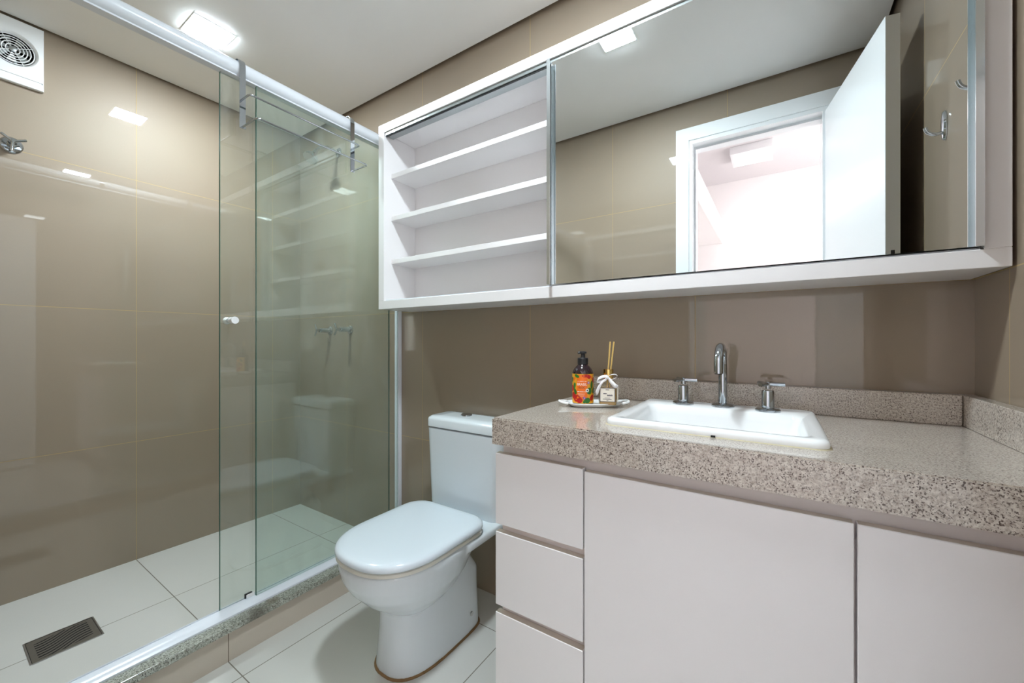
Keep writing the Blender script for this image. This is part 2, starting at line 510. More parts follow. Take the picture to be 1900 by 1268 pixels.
t = thing('hall_ceiling_lamp', 'square white box lamp on the hall ceiling, reflected through the open door', 'ceiling lamp', (-.16, -1.10, HALL_Z))
bm = MB(); box(bm, (-.29, -1.23, HALL_Z-.055), (-.03, -.97, HALL_Z), .003); obj('housing', bm, M['white_plastic'], t)
bm = MB(); box(bm, (-.255, -1.195, HALL_Z-.061), (-.065, -1.005, HALL_Z-.0555)); obj('diffuser', bm, M['hall_lamp'], t)

# ------------------------------------------------------------------ wall cabinet with sliding mirror
CX0, CX1, CZ0, CZ1, CY = -1.482, .3685, 1.2025, 2.019, 1.150
cab = thing('mirror_cabinet', 'long white wall cabinet with open shelves on the left and a sliding mirror', 'cabinet', (CX0, YB, CZ0))
T_ = .037
def part(name, a, c, mat, parent, bev=.0012):
    bm = MB(); box(bm, a, c, bev, 1); return obj(name, bm, M[mat], parent)
part('bottom_panel', (CX0, CY, CZ0), (CX1, YB-.001, CZ0+T_), 'white_lam', cab)
part('top_panel', (CX0, CY, CZ1-T_), (CX1, YB-.001, CZ1), 'white_lam', cab)
part('side_panel', (CX0, CY, CZ0+T_), (CX0+T_, YB-.001, CZ1-T_), 'white_lam', cab)
part('side_panel', (CX1-T_, CY, CZ0+T_), (CX1, YB-.001, CZ1-T_), 'white_lam', cab)
part('back_panel', (CX0+T_, 1.331, CZ0+T_), (CX1-T_, YB-.002, CZ1-T_), 'white_lam', cab)
part('divider', (-.585, 1.19, CZ0+T_), (-.565, 1.331, CZ1-T_), 'white_lam', cab)
for z in (1.790, 1.600, 1.407):
    part('shelf', (CX0+T_, 1.19, z), (-.585, 1.331, z+.021), 'white_lam', cab)
tr = part('sliding_track', (CX0+T_+.002, CY+.006, CZ1-T_-.013), (CX1-T_-.002, CY+.050, CZ1-T_), 'alu_dark', cab)
bm = MB(); box(bm, (CX0+T_+.002, CY+.010, CZ1-T_-.017), (CX1-T_-.002, CY+.014, CZ1-T_-.0132)); obj('brush_seal', bm, M['void'], tr)
bm = MB(); box(bm, (CX0+T_+.002, CY+.008, CZ0+T_), (CX1-T_-.002, CY+.014, CZ0+T_+.004)); obj('bottom_guide', bm, M['white_alu'], cab)
MX0, MX1, MZ0, MZ1 = -.613, .3245, 1.2455, 1.9675
bm = MB(); box(bm, (MX0, CY, MZ0), (MX1, CY+.004, MZ1)); md = obj('sliding_mirror', bm, M['mirror'], cab)
bm = MB(); box(bm, (MX0, CY+.0045, MZ0), (MX1, CY+.014, MZ1)); obj('mirror_backing', bm, M['alu_dark'], md)
def pull(x, s, name):
    bm = MB()                              # pull profile that stands proud of the glass
    box(bm, (min(x, x+s*.012), CY-.020, MZ0-.003), (max(x, x+s*.012), CY-.018, MZ1+.002))
    box(bm, (min(x, x+s*.003), CY-.018, MZ0-.003), (max(x, x+s*.003), CY+.014, MZ1+.002))
    return obj(name, bm, M['alu'], md)
pull(-.6195, 1, 'pull_profile'); pull(.3275, -1, 'pull_profile')

# ------------------------------------------------------------------ vanity and counter
VX0, VX1, VY = -.597, XR-.002, .820
ZK = .868                                   # counter top
van = thing('vanity_cabinet', 'white vanity cabinet with three drawers and two flat doors under the granite counter', 'cabinet', (VX0, YB, 0))
bm = MB(); box(bm, (VX0+.008, VY+.020, .10), (VX1, YB-.002, .742)); box(bm, (VX0+.008, VY+.024, .742), (VX1, VY+.044, .800)); box(bm, (VX0+.008, VY+.044, .742), (VX0+.028, YB-.002, .800))
obj('carcass', bm, M['white_lam2'], van)
bm = MB(); box(bm, (VX0+.03, VY+.08, 0), (VX1, YB-.002, .10)); obj('plinth', bm, M['white_lam2'], van)
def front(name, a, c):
    o_ = part(name, a, c, 'white_lam', van)       # upward faces get a darker beige than the front
    o_.data.materials.append(M['top_beige'])
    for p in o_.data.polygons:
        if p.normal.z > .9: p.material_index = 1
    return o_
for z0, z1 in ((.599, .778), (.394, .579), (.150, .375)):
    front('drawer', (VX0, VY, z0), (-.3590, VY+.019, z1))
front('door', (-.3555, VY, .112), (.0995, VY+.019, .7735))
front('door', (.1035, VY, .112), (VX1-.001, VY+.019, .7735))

ct = thing('granite_counter', 'thick speckled beige granite countertop with upstands on the white vanity', 'countertop', (VX0, YB, ZK))
SX0, SX1, SY0, SY1 = -.335, .0785, .885, 1.265       # sink outline
bm = MB()
xs = (-.600, SX0+.012, SX1-.012, XR-.001); ys = (.810, SY0+.012, SY1-.012, YB-.001)
for i in range(3):
    for j in range(3):
        if (i, j) == (1, 1): continue
        q = [bm.verts.new((x, y, ZK)) for x, y in ((xs[i], ys[j]), (xs[i+1], ys[j]), (xs[i+1], ys[j+1]), (xs[i], ys[j+1]))]
        bm.faces.new(q)
bmesh.ops.remove_doubles(bm, verts=bm.verts, dist=1e-5)
r = bmesh.ops.extrude_face_region(bm, geom=list(bm.faces))
bmesh.ops.translate(bm, verts=[v for v in r['geom'] if isinstance(v, bmesh.types.BMVert)], vec=(0, 0, -.066))
ed = [e for e in bm.edges if all(abs(v.co.z-ZK) < 1e-5 for v in e.verts) and (all(abs(v.co.y-.810) < 1e-5 for v in e.verts) or all(abs(v.co.x+.600) < 1e-5 for v in e.verts))]
bmesh.ops.bevel(bm, geom=ed, offset=.003, segments=2, affect='EDGES')
obj('slab', bm, M['granite'], ct, smooth=30)
bm = MB(); box(bm, (-.600, 1.312, ZK), (XR-.028, YB-.001, .9385), .0015, 1); obj('back_upstand', bm, M['granite'], ct)
bm = MB(); box(bm, (XR-.027, .810, ZK), (XR-.001, YB-.001, .9385), .0015, 1); obj('side_upstand', bm, M['granite'], ct)

# ------------------------------------------------------------------ sink
sk = thing('wash_basin', 'white rectangular ceramic drop-in basin set in the granite counter', 'sink', ((SX0+SX1)/2, (SY0+SY1)/2, ZK))
cx, cy = (SX0+SX1)/2, (SY0+SY1)/2; hx_, hy_ = (SX1-SX0)/2, (SY1-SY0)/2
ix0, ix1, iy0, iy1 = -.300, .046, .914, 1.158
icx, icy, ihx, ihy = (ix0+ix1)/2, (iy0+iy1)/2, (ix1-ix0)/2, (iy1-iy0)/2
bm = MB()
RS = [rrect(cx, cy, hx_-.022, hy_-.022, .02, ZK-.12), rrect(cx, cy, hx_-.018, hy_-.018, .02, ZK-.001), rrect(cx, cy, hx_-.001, hy_-.001, .022, ZK+.001),
      rrect(cx, cy, hx_, hy_, .022, ZK+.008), rrect(cx, cy, hx_-.003, hy_-.003, .020, ZK+.014), rrect(cx, cy, hx_-.009, hy_-.009, .018, ZK+.017),
      rrect(icx, icy, ihx+.006, ihy+.006, .024, ZK+.0165), rrect(icx, icy, ihx, ihy, .022, ZK+.012), rrect(icx, icy, ihx-.006, ihy-.006, .022, ZK-.005),
      rrect(icx, icy, ihx-.020, ihy-.014, .03, ZK-.085), rrect(icx, icy, ihx-.032, ihy-.026, .03, ZK-.100), rrect(icx, icy, .03, .03, .029, ZK-.106)]
rings(bm, RS, True, True)
obj('basin', bm, M['ceramic'], sk, smooth=50)
bm = MB(); lathe(bm, [(.0, .001), (.022, .001), (.024, .003), (.014, .004), (.0, .003)], (icx, icy, ZK-.106), 28, cap0=False, cap1=False); obj('drain', bm, M['chrome'], sk)
bm = MB()
A_, B_ = rrect(cx, cy, hx_+.0025, hy_+.0025, .023, ZK+.0002), rrect(cx, cy, hx_-.003, hy_-.003, .02, ZK+.0025)
rings(bm, [A_, B_], False, False); obj('sealant', bm, M['caulk'], sk)
bm = MB(); box(bm, (-.112, SY0-.0015, ZK+.0005), (-.104, SY0+.001, ZK+.0045)); obj('chip', bm, M['void'], sk)

# ------------------------------------------------------------------ faucet and taps
def spoke_handle(bm, z, r=.036, rot=0.0, rb=.0048):
    lathe(bm, [(0, z-.012), (.0065, z-.012), (.0065, z+.004), (.004, z+.006), (0, z+.006)], n=16)
    for k in range(3):
        a = rot+k*2*PI/3
        tube(bm, [(.003*math.cos(a), .003*math.sin(a), z), (r*math.cos(a), r*math.sin(a), z)], rb, 12)

def tap(name, label, loc, rot, flange, body_r, body_h, hz, hrot, hr=.036, group=None, drop=0):
    t = thing(name, label, 'tap', loc, rot, group)
    bm = MB(); lathe(bm, [(0, 0), (flange, 0), (flange, .004), (flange-.004, .008), (body_r+.002, .0095), (0, .0095)], n=36); obj('flange', bm, M['chrome'], t, local=True)
    bm = MB(); lathe(bm, [(0, .009), (body_r, .009), (body_r*.94, body_h-.002), (body_r*.86, body_h), (0, body_h)], n=28); obj('body', bm, M['chrome'], t, local=True)
    bm = MB(); spoke_handle(bm, hz, hr, hrot); obj('handle', bm, M['chrome'], t, local=True)
    return t
DK = ZK+.0165
t1 = tap('basin_tap', 'chrome three-spoke basin tap to the left of the curved spout', (-.2225, 1.204, DK), (0, 0, 0), .028, .0145, .052, .068, .08, group='basin taps')
dup(t1, 'chrome three-spoke basin tap to the right of the curved spout', (-.0215, 1.196, DK))
sp = thing('basin_spout', 'curved chrome swan-neck spout standing behind the white basin', 'faucet', (-.124, 1.210, DK))
bm = MB(); lathe(bm, [(0, 0), (.028, 0), (.028, .004), (.024, .008), (.013, .010), (0, .010)], (-.124, 1.210, DK), 36); obj('flange', bm, M['chrome'], sp)
pts = [(-.124, 1.210, DK+.008), (-.124, 1.210, 1.000)]
for k in range(0, 17):
    a = PI*k/16
    pts.append((-.124, 1.210-.046+.046*math.cos(a), 1.000+.046*math.sin(a)))
pts.append((-.124, 1.118, .980))
bm = MB(); tube(bm, pts, .0108, 20); obj('spout', bm, M['chrome'], sp, smooth=50)
bm = MB(); tube(bm, [(-.124, 1.118, .9799), (-.124, 1.118, .978)], .0085, 18); obj('aerator', bm, M['black'], sp)

w1 = tap('shower_tap', 'left one of the two long chrome shower taps on the back wall', (-2.168, YB, 1.124), (PI/2, 0, 0), .0235, .0135, .068, .083, PI/2+.5, group='shower wall taps')
dup(w1, 'right one of the two long chrome shower taps on the back wall', (-1.977, YB, 1.126))
tap('shower_valve', 'round chrome shut-off valve high on the left shower wall under the fan', (XL, .212, 1.828), (0, PI/2, 0), .031, .0135, .036, .056, math.radians(115), hr=.036)

sh = thing('overhead_shower', 'small chrome shower head on a curved arm behind the glass', 'shower head', (-2.084, YB, 2.137))
bm = MB(); 
prof = [(0, 0), (.026, 0), (.026, .004), (.018, .010), (0, .010)]
rs = [[(-2.084+r_*math.cos(2*PI*i/28), YB-z_, 2.137+r_*math.sin(2*PI*i/28)) for i in range(28)] for r_, z_ in [(1e-5, 0)]+prof[1:]]
rings(bm, rs); obj('flange', bm, M['chrome'], sh)
arm = [(-2.084, YB-.006, 2.137), (-2.084, YB-.04, 2.142), (-2.084, YB-.08, 2.139), (-2.084, YB-.115, 2.120), (-2.084, YB-.135, 2.096)]
bm = MB(); tube(bm, fillet(arm, .012, 4), .0085, 14); obj('arm', bm, M['chrome'], sh)
bm = MB()
lathe(bm, [(0, .045), (.011, .045), (.013, .030), (.012, .022), (.030, .006), (.037, -.008), (.038, -.018), (.034, -.020), (0, -.019)], n=32)
bmesh.ops.rotate(bm, verts=bm.verts, cent=(0, 0, 0), matrix=Matrix.Rotation(math.radians(-32), 3, 'X'))
bmesh.ops.translate(bm, verts=bm.verts, vec=(-2.084, YB-.160, 2.056))
obj('head', bm, M['chrome'], sh)

# ------------------------------------------------------------------ tray, soap and diffuser
TR = math.radians(33.0)
tray = thing('ceramic_tray', 'small white ceramic tray with loop handles on the counter left of the basin', 'tray', (-.4585, 1.129, ZK), (0, 0, TR))
tray.scale = (.95, .95, .95)
bm = MB()
def oval(hx, hy, z, n=48, e=3.0):
    o_ = []
    for i in range(n):
        a = 2*PI*i/n; c, s = math.cos(a), math.sin(a)
        o_.append((hx*math.copysign(abs(c)**(2/e), c), hy*math.copysign(abs(s)**(2/e), s), z))
    return o_
rings(bm, [oval(.072, .036, .0), oval(.076, .040, .002), oval(.088, .050, .011), oval(.087, .049, .0125), oval(.083, .045, .0115), oval(.073, .037, .0045), oval(.02, .01, .004)])
obj('dish', bm, M['ceramic'], tray, local=True, smooth=50)
for s in (-1, 1):
    bm = MB()
    tube(bm, fillet([(s*.083, -.026, .0105), (s*.098, -.021, .0125), (s*.108, -.010, .015), (s*.108, .010, .015), (s*.098, .021, .0125), (s*.083, .026, .0105)], .006, 4), .0042, 10)
    obj('handle', bm, M['ceramic'], tray, local=True)

def bend(R, s, h, off=0.0):
    return ((R+off)*math.sin(s/R), -(R+off)*math.cos(s/R), h)

def patch(bm, R, poly, off, mi):
    """small flat shape wrapped on a cylinder, facing -Y"""
    cx_ = sum(p[0] for p in poly)/len(poly); cy_ = sum(p[1] for p in poly)/len(poly)
    c = bm.verts.new(bend(R, cx_, cy_, off))
    vs = [bm.verts.new(bend(R, x, y, off)) for x, y in poly]
    for i in range(len(vs)):
        bm.faces.new((c, vs[i], vs[(i+1) % len(vs)])).material_index = mi

def text_mesh(txt, size, bold=0.0):
    cu = bpy.data.curves.new('lettering', 'FONT'); cu.body = txt; cu.size = size; cu.align_x = 'CENTER'; cu.offset = bold
    o = bpy.data.objects.new('lettering', cu); SC.collection.objects.link(o)
    bpy.context.view_layer.update()
    me = bpy.data.meshes.new_from_object(o.evaluated_get(bpy.context.evaluated_depsgraph_get()))
    vs = [tuple(v.co) for v in me.vertices]; fs = [tuple(p.vertices) for p in me.polygons]
    bpy.data.objects.remove(o); bpy.data.meshes.remove(me); bpy.data.curves.remove(cu)
    return vs, fs

def ell(cx_, cy_, a, b_, rot=0, n=18, squash=0):
    o_ = []
    for i in range(n):
        t_ = 2*PI*i/n
        x, y = a*math.cos(t_), b_*math.sin(t_)*(1-squash*math.cos(t_))
        o_.append((cx_+x*math.cos(rot)-y*math.sin(rot), cy_+x*math.sin(rot)+y*math.cos(rot)))
    return o_

M['amber'] = pbr('dark_amber_plastic', (.020, .008, .012, 1), .10, coat=.4)
M['lab_yellow'] = pbr('label_yellow', srgb(238, 172, 40), .4)
M['lab_orange'] = pbr('label_orange', srgb(246, 118, 22), .4)
M['lab_red'] = pbr('label_red', srgb(190, 18, 22), .4)
M['lab_green'] = pbr('label_green', srgb(44, 112, 40), .4)
M['lab_white'] = pbr('label_white', srgb(246, 240, 228), .4)
M['lab_violet'] = pbr('label_violet', srgb(150, 90, 170), .4)
M['lab_brown'] = pbr('label_brown', srgb(120, 40, 20), .4)
M['lab_ink'] = pbr('label_ink', srgb(30, 34, 60), .5)
SB = Vector((-.4815, 1.101, ZK+.0045))
soap = thing('soap_dispenser', 'dark soap bottle with orange fruit label and black pump on the tray', 'soap dispenser', SB, (0, 0, math.radians(24)))
R_ = .0305
bm = MB(); lathe(bm, [(0, 0), (R_-.003, 0), (R_, .003), (R_, .094), (R_-.001, .099), (R_-.005, .107), (R_-.011, .114), (.015, .118), (.0135, .121), (.0135, .126), (0, .126)], n=40)
obj('bottle', bm, M['amber'], soap, local=True, smooth=50)
LM = [M['lab_yellow'], M['lab_orange'], M['lab_red'], M['lab_green'], M['lab_white'], M['lab_violet'], M['lab_brown'], M['lab_ink']]
bm = MB()
SW = R_*1.9
ns = 40
for i in range(ns):
    s0, s1 = -SW+2*SW*i/ns, -SW+2*SW*(i+1)/ns
    bm.faces.new([bm.verts.new(bend(R_, s, h, .0003)) for s, h in ((s0, .008), (s1, .008), (s1, .093), (s0, .093))]).material_index = 0
def rect(x0, x1, y0, y1, k=8):
    return [(x0+(x1-x0)*i/k, y0) for i in range(k+1)]+[(x1-(x1-x0)*i/k, y1) for i in range(k+1)]
for i in range(6):                                     # orange middle panel
    x0, x1 = -.019+.032*i/6, -.019+.032*(i+1)/6
    patch(bm, R_, rect(x0, x1, .020, .091, 1), .0006, 1)
for (x, y, a, b_, r_, mi) in ((-.018, .022, .012, .010, .3, 2), (-.010, .017, .009, .008, 0, 2), (-.031, .030, .010, .010, 0, 2), (.009, .088, .012, .0045, 0, 2), (.018, .085, .006, .006, 0, 2),
        (.019, .044, .009, .010, 0, 3), (.013, .017, .009, .008, .2, 3), (-.018, .087, .008, .0045, -.4, 3), (-.027, .058, .010, .005, 1.3, 3), (-.024, .042, .009, .005, 1.9, 3),
        (.028, .062, .012, .005, 1.5, 3), (.029, .024, .010, .007, .9, 2), (.038, .045, .010, .006, 1.2, 3), (-.040, .075, .010, .006, .8, 3), (-.038, .050, .009, .009, 0, 2), (.040, .075, .010, .008, 0, 2), (.005, .014, .006, .004, .9, 3),
        (-.028, .078, .008, .0035, .7, 1), (.028, .082, .007, .003, 2.2, 1)):
    patch(bm, R_, ell(x, y, a, b_, r_), .0009, mi)
for (x, y, a, mi, off) in ((.0125, .046, .0052, 4, .0012), (.0125, .046, .0021, 7, .0015), (-.015, .025, .003, 1, .0012), (-.020, .019, .0025, 1, .0012)):
    patch(bm, R_, ell(x, y, a, a), off, mi)
for (fx, fy, mi) in ((.0165, .068, 5), (.004, .024, 5)):
    for k in range(5):
        patch(bm, R_, ell(fx+.0028*math.cos(k*1.2566), fy+.0028*math.sin(k*1.2566), .0022, .0014, k*1.2566, 10), .0012, mi)
    patch(bm, R_, ell(fx, fy, .0014, .0014, 0, 10), .0014, 4)
for (txt, sz, y, mi, bold) in (('BRASIL', .0104, .0600, 4, .00008), ('ELOC', .0078, .0515, 6, .0001)):
    vs, fs = text_mesh(txt, sz, bold)
    bv = [bm.verts.new(bend(R_, x*.92-.003, y+yy, .0012)) for x, yy, _ in vs]
    for f in fs:
        try: bm.faces.new([bv[i] for i in f]).material_index = mi
        except ValueError: pass
for (x0, x1, y, hgt, mi) in ((-.016, .010, .0715, .0010, 4), (-.016, .009, .0415, .0016, 4), (-.015, .006, .036, .0006, 4), (-.014, .004, .033, .0006, 4), (-.012, .004, .029, .0006, 4)):
    patch(bm, R_, rect(x0, x1, y, y+hgt), .0012, mi)
obj('label', bm, LM, soap, local=True, smooth=0)
bm = MB()
lathe(bm, [(0, .120), (.0155, .120), (.0155, .138), (.014, .1395), (.0075, .1395), (.006, .143), (.0055, .153), (0, .153)], n=28)
lathe(bm, [(0, .152), (.0105, .152), (.0115, .154), (.0105, .1575), (0, .159)], n=28)
tube(bm, [(-.004, 0, .1545), (-.010, -.004, .1545), (-.0135, -.006, .1525)], [.0045, .004, .0032], 12)
obj('pump', bm, M['black'], soap, local=True, smooth=40)

DB = Vector((-.4140, 1.130, ZK+.0045))
M['clear_glass'] = glass_sheet('perfume_glass', (.95, .94, .90), .01)
M['oil'] = pbr('amber_oil', srgb(196, 160, 92), .08, coat=.5)
M['gold'] = pbr('gold_metal', (.85, .58, .20, 1), .15, metal=1)
M['reed'] = pbr('reed_stick', srgb(226, 190, 112), .6, var=.2, var_scale=200)
M['ribbon'] = pbr('white_ribbon', srgb(244, 243, 246), .45, bump=.2, bump_scale=800)
df = thing('reed_diffuser', 'small glass scent diffuser with white label, ribbon bow and two reeds', 'reed diffuser', DB, (0, 0, math.radians(15)))
df.scale = (1.28, 1.28, 1.28)
bm = MB()
def sq(h, r, z): return rrect(0, 0, h, h, r, z, 5)
rings(bm, [sq(.0185, .005, 0), sq(.0205, .006, .002), sq(.0205, .006, .044), sq(.0190, .007, .049), sq(.0140, .008, .055), sq(.0095, .0085, .060), sq(.0085, .0083, .063), sq(.0085, .0083, .070)])
obj('bottle', bm, M['clear_glass'], df, local=True, smooth=45)
bm = MB(); rings(bm, [sq(.0175, .005, .004), sq(.0185, .005, .005), sq(.0185, .005, .040), sq(.017, .005, .042)]); obj('scented_oil', bm, M['oil'], df, local=True)
bm = MB()
box(bm, (-.0170, -.0213, .011), (.0170, -.0206, .0425), mi=0)
box(bm, (-.0156, -.0217, .0122), (.0156, -.0213, .0413), mi=1)
box(bm, (.0206, -.0165, .012), (.0213, .0165, .042), mi=1)
for (x0, x1, z, hgt) in ((-.004, .004, .0375, .0012), (-.009, -.0015, .0285, .0018), (-.001, .011, .0245, .0016), (-.006, .006, .0195, .0008), (-.010, .009, .0165, .0011), (-.002, .002, .0137, .0008)):
    box(bm, (x0, -.02185, z), (x1, -.0217, z+hgt), mi=0)
for k in range(6):
    x = .0005+k*.0020; box(bm, (x, -.02185, .0255), (x+.0007, -.0217, .0285-.0008*(k % 2)), mi=0)
obj('label', bm, [M['lab_ink'], M['lab_white']], df, local=True, smooth=0)
bm = MB(); lathe(bm, [(.0088, .062), (.0115, .062), (.0115, .083), (.0095, .083), (.0095, .071), (.0088, .071)], n=28, cap0=False, cap1=False); obj('collar', bm, M['gold'], df, local=True)
for dx, dy, tx, ty in ((-.001, .0, .009, .004), (.004, .001, .0145, .006)):
    bm = MB(); tube(bm, [(dx-.004, dy, .006), (dx, dy, .07), (dx+tx*.55, dy+ty, .146)], .0017, 10); obj('reed', bm, M['reed'], df, local=True)
def strip(bm, pts, w, wdir=(0, 0, 1)):
    """ribbon of width w along points"""
    P = [Vector(p) for p in pts]; prev = None
    for i, p in enumerate(P):
        ww = w[i] if isinstance(w, (list, tuple)) else w
        d_ = Vector(wdir[i] if isinstance(wdir[0], (tuple, list)) else wdir).normalized()
        cur = (bm.verts.new(p-d_*ww/2), bm.verts.new(p+d_*ww/2))
        if prev: bm.faces.new((prev[0], cur[0], cur[1], prev[1]))
        prev = cur
bm = MB()
def loop_pts(s, L_, H_, n=16):
    o_ = []
    for i in range(n+1):
        a = 2*PI*i/n
        o_.append((s*L_*(1-math.cos(a))/2, -.016-.004*math.sin(a/2), .0655+H_*math.sin(a)/2+s*.12*0+.004*(1-math.cos(a))/2))
    return o_
strip(bm, [(x, y-.0045*math.cos(i*PI/8), z) for i, (x, y, z) in enumerate(loop_pts(1, .021, .011))], .0035, (0.1, 1, .25))
strip(bm, [(x, y, z-.010*(-x)/.021) for x, y, z in loop_pts(-1, .023, .010)], .008, (.25, .55, 1))
strip(bm, [(-.002, -.021, .065), (-.010, -.0235, .058), (-.017, -.025, .047), (-.0215, -.024, .036), (-.0225, -.0235, .026)], [.006, .009, .010, .010, .004], (1, 0, .5))
strip(bm, [(.002, -.021, .065), (.008, -.0235, .057), (.015, -.025, .049), (.022, -.0245, .0455)], [.005, .008, .010, .008], (.75, 0, 1))
lathe(bm, [(0, -.004), (.003, -.003), (.0038, 0), (.003, .003), (0, .004)], (0, -.0215, .0655), 14)
lathe(bm, [(.0098, .0635), (.0104, .0635), (.0104, .0675), (.0098, .0675)], n=24, cap0=False, cap1=False)
rb = obj('ribbon', bm, M['ribbon'], df, local=True, smooth=60)
sm = rb.modifiers.new('thickness', 'SOLIDIFY'); sm.thickness = .0004; bake(rb)

# ------------------------------------------------------------------ toilet
TX = -1.040
toi = thing('toilet', 'white close-coupled toilet with the lid closed between shower screen and vanity', 'toilet', (TX, 1.0, 0))
def seat_outline(a, yf, ys, yb, rc, z, ins=0, n=2.35):
    o_ = []
    a -= ins; yf += ins; yb -= ins; rc = max(rc-ins*.5, .01)
    for i in range(49):
        t_ = PI*i/48; c, s = math.cos(t_), math.sin(t_)
        o_.append((TX-a*math.copysign(abs(c)**(2/n), c), ys-(ys-yf)*abs(s)**(2/n), z))
    for i in range(9):
        k = PI/2*i/8; o_.append((TX+a-rc+rc*math.cos(k), yb-rc+rc*math.sin(k), z))
    for i in range(9):
        k = PI/2+PI/2*i/8; o_.append((TX-a+rc+rc*math.cos(k), yb-rc+rc*math.sin(k), z))
    return o_
def egg(a, yf, yb, z, nf=2.2, nb=2.6, n=48):
    ym = yf+(yb-yf)*.5; o_ = []
    for i in range(n):
        t_ = 2*PI*i/n; c, s = math.cos(t_), math.sin(t_)
        e = nf if s < 0 else nb
        o_.append((TX+a*math.copysign(abs(c)**(2/e), c), ym+(yb-yf)/2*math.copysign(abs(s)**(2/e), s), z))
    return o_
bm = MB()
rings(bm, [egg(.092, .842, 1.00, .195), egg(.118, .812, 1.04, .215), egg(.146, .770, 1.09, .250), egg(.166, .735, 1.13, .290), egg(.178, .712, 1.155, .330), egg(.183, .703, 1.17, .365), egg(.183, .703, 1.17, .384)])
rings(bm, [egg(.110, .826, 1.205, .000, 2.6, 6), egg(.108, .829, 1.205, .03, 2.6, 6), egg(.102, .836, 1.204, .12, 2.6, 6), egg(.101, .838, 1.203, .21, 2.5, 6), egg(.098, .85, 1.175, .255, 2.5, 5), egg(.095, .87, 1.145, .30, 2.5, 4), egg(.09, .89, 1.12, .345, 2.5, 4)])
prism(bm, [(1.03, .352), (1.315, .355), (1.315, .381), (1.03, .383)], 0, TX-.186, TX+.186)
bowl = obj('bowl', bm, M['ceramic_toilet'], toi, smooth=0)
rm = bowl.modifiers.new('fuse', 'REMESH'); rm.mode = 'VOXEL'; rm.voxel_size = .0052; rm.use_smooth_shade = True
sm = bowl.modifiers.new('soften', 'SMOOTH'); sm.factor = .5; sm.iterations = 9
bake(bowl)
for p in bowl.data.polygons: p.use_smooth = True
bm = MB(); so = dict(a=.185, yf=.700, ys=.900, yb=1.150, rc=.075)
rings(bm, [seat_outline(**so, z=.3865, ins=.008), seat_outline(**so, z=.389, ins=.003), seat_outline(**so, z=.398, ins=.003), seat_outline(**so, z=.4005, ins=.007)])
obj('seat', bm, M['seat_ring'], toi, smooth=50)
bm = MB()
rings(bm, [seat_outline(**so, z=.4025, ins=.006), seat_outline(**so, z=.4035, ins=.002), seat_outline(**so, z=.408, ins=0), seat_outline(**so, z=.417, ins=.001), seat_outline(**so, z=.4225, ins=.006), seat_outline(**so, z=.4262, ins=.015), seat_outline(**so, z=.4285, ins=.035), seat_outline(**so, z=.4295, ins=.075)])
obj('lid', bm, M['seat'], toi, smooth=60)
for s in (-1, 1):
    bm = MB(); tube(bm, [(TX+s*.075-.018, 1.160, .396), (TX+s*.075+.018, 1.160, .396)], .009, 14); obj('hinge', bm, M['seat'], toi)
bm = MB()
rings(bm, [rrect(TX, 1.262, .172, .066, .035, .381), rrect(TX, 1.262, .176, .069, .035, .40), rrect(TX, 1.263, .187, .077, .035, .702), rrect(TX, 1.263, .183, .073, .033, .704)])
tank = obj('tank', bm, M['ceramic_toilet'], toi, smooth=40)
bm = MB()
rings(bm, [rrect(TX, 1.263, .183, .073, .033, .7080), rrect(TX, 1.2625, .189, .079, .036, .7105), rrect(TX, 1.2625, .189, .079, .036, .738), rrect(TX, 1.2625, .186, .076, .035, .745), rrect(TX, 1.2625, .176, .066, .03, .751), rrect(TX, 1.2625, .12, .04, .02, .7535)])
tl = obj('tank_lid', bm, M['ceramic_toilet'], toi, smooth=50)
bm = MB(); lathe(bm, [(0, 0), (.024, 0), (.0235, .006), (.019, .009), (0, .009)], (TX-.035, 1.272, .7525), 30)
obj('flush_button', bm, M['chrome'], tl)
bm = MB()
rings(bm, [egg(.1145, .8215, 1.2095, .0003, 2.6, 6), egg(.1138, .8222, 1.209, .0035, 2.6, 6), egg(.109, .828, 1.204, .006, 2.6, 6)], True, False)
obj('floor_sealant', bm, M['brown_caulk'], toi)
bm = MB(); tube(bm, [(TX+.098, 1.135, .062), (TX+.1085, 1.135, .062)], .0075, 16); obj('bolt_cap', bm, M['steel'], toi)

# ------------------------------------------------------------------ shower screen
RX, RZ, RR = -1.571, 2.009, .027
bm = MB(); tube(bm, [(RX, YF+.001, RZ), (RX, YB-.001, RZ)], RR, 40); 
rail = thing('shower_rail', 'thick round white rail across the top of the glass shower screen', 'rail', (RX, YB, RZ))
obj('tube', bm, M['white_alu'], rail)
bm = MB(); box(bm, (RX-.018, YF+.001, RZ-RR-.002), (RX+.012, YB-.001, RZ-RR+.006)); obj('glass_channel', bm, M['white_alu'], rail)
trk = thing('shower_track', 'white aluminium floor track running along the granite shower sill', 'track', (RX, YB, .124))
bm = MB()
prism(bm, [(-1.540, .1241), (-1.540, .130), (-1.548, .138), (-1.560, .1435), (-1.572, .1455), (-1.577, .1455), (-1.577, .132), (-1.590, .132), (-1.590, .1405), (-1.602, .137), (-1.602, .1241)], 1, YF+.001, YB-.001)
obj('profile', bm, M['white_alu'], trk, smooth=30)
bm = MB(); box(bm, (-1.586, YB-.020, .146), (-1.556, YB-.0005, 1.96), .001, 1); 
tag(obj('wall_jamb', bm, M['white_alu']), 'slim white vertical profile fixing the glass screen to the back wall', 'profile')

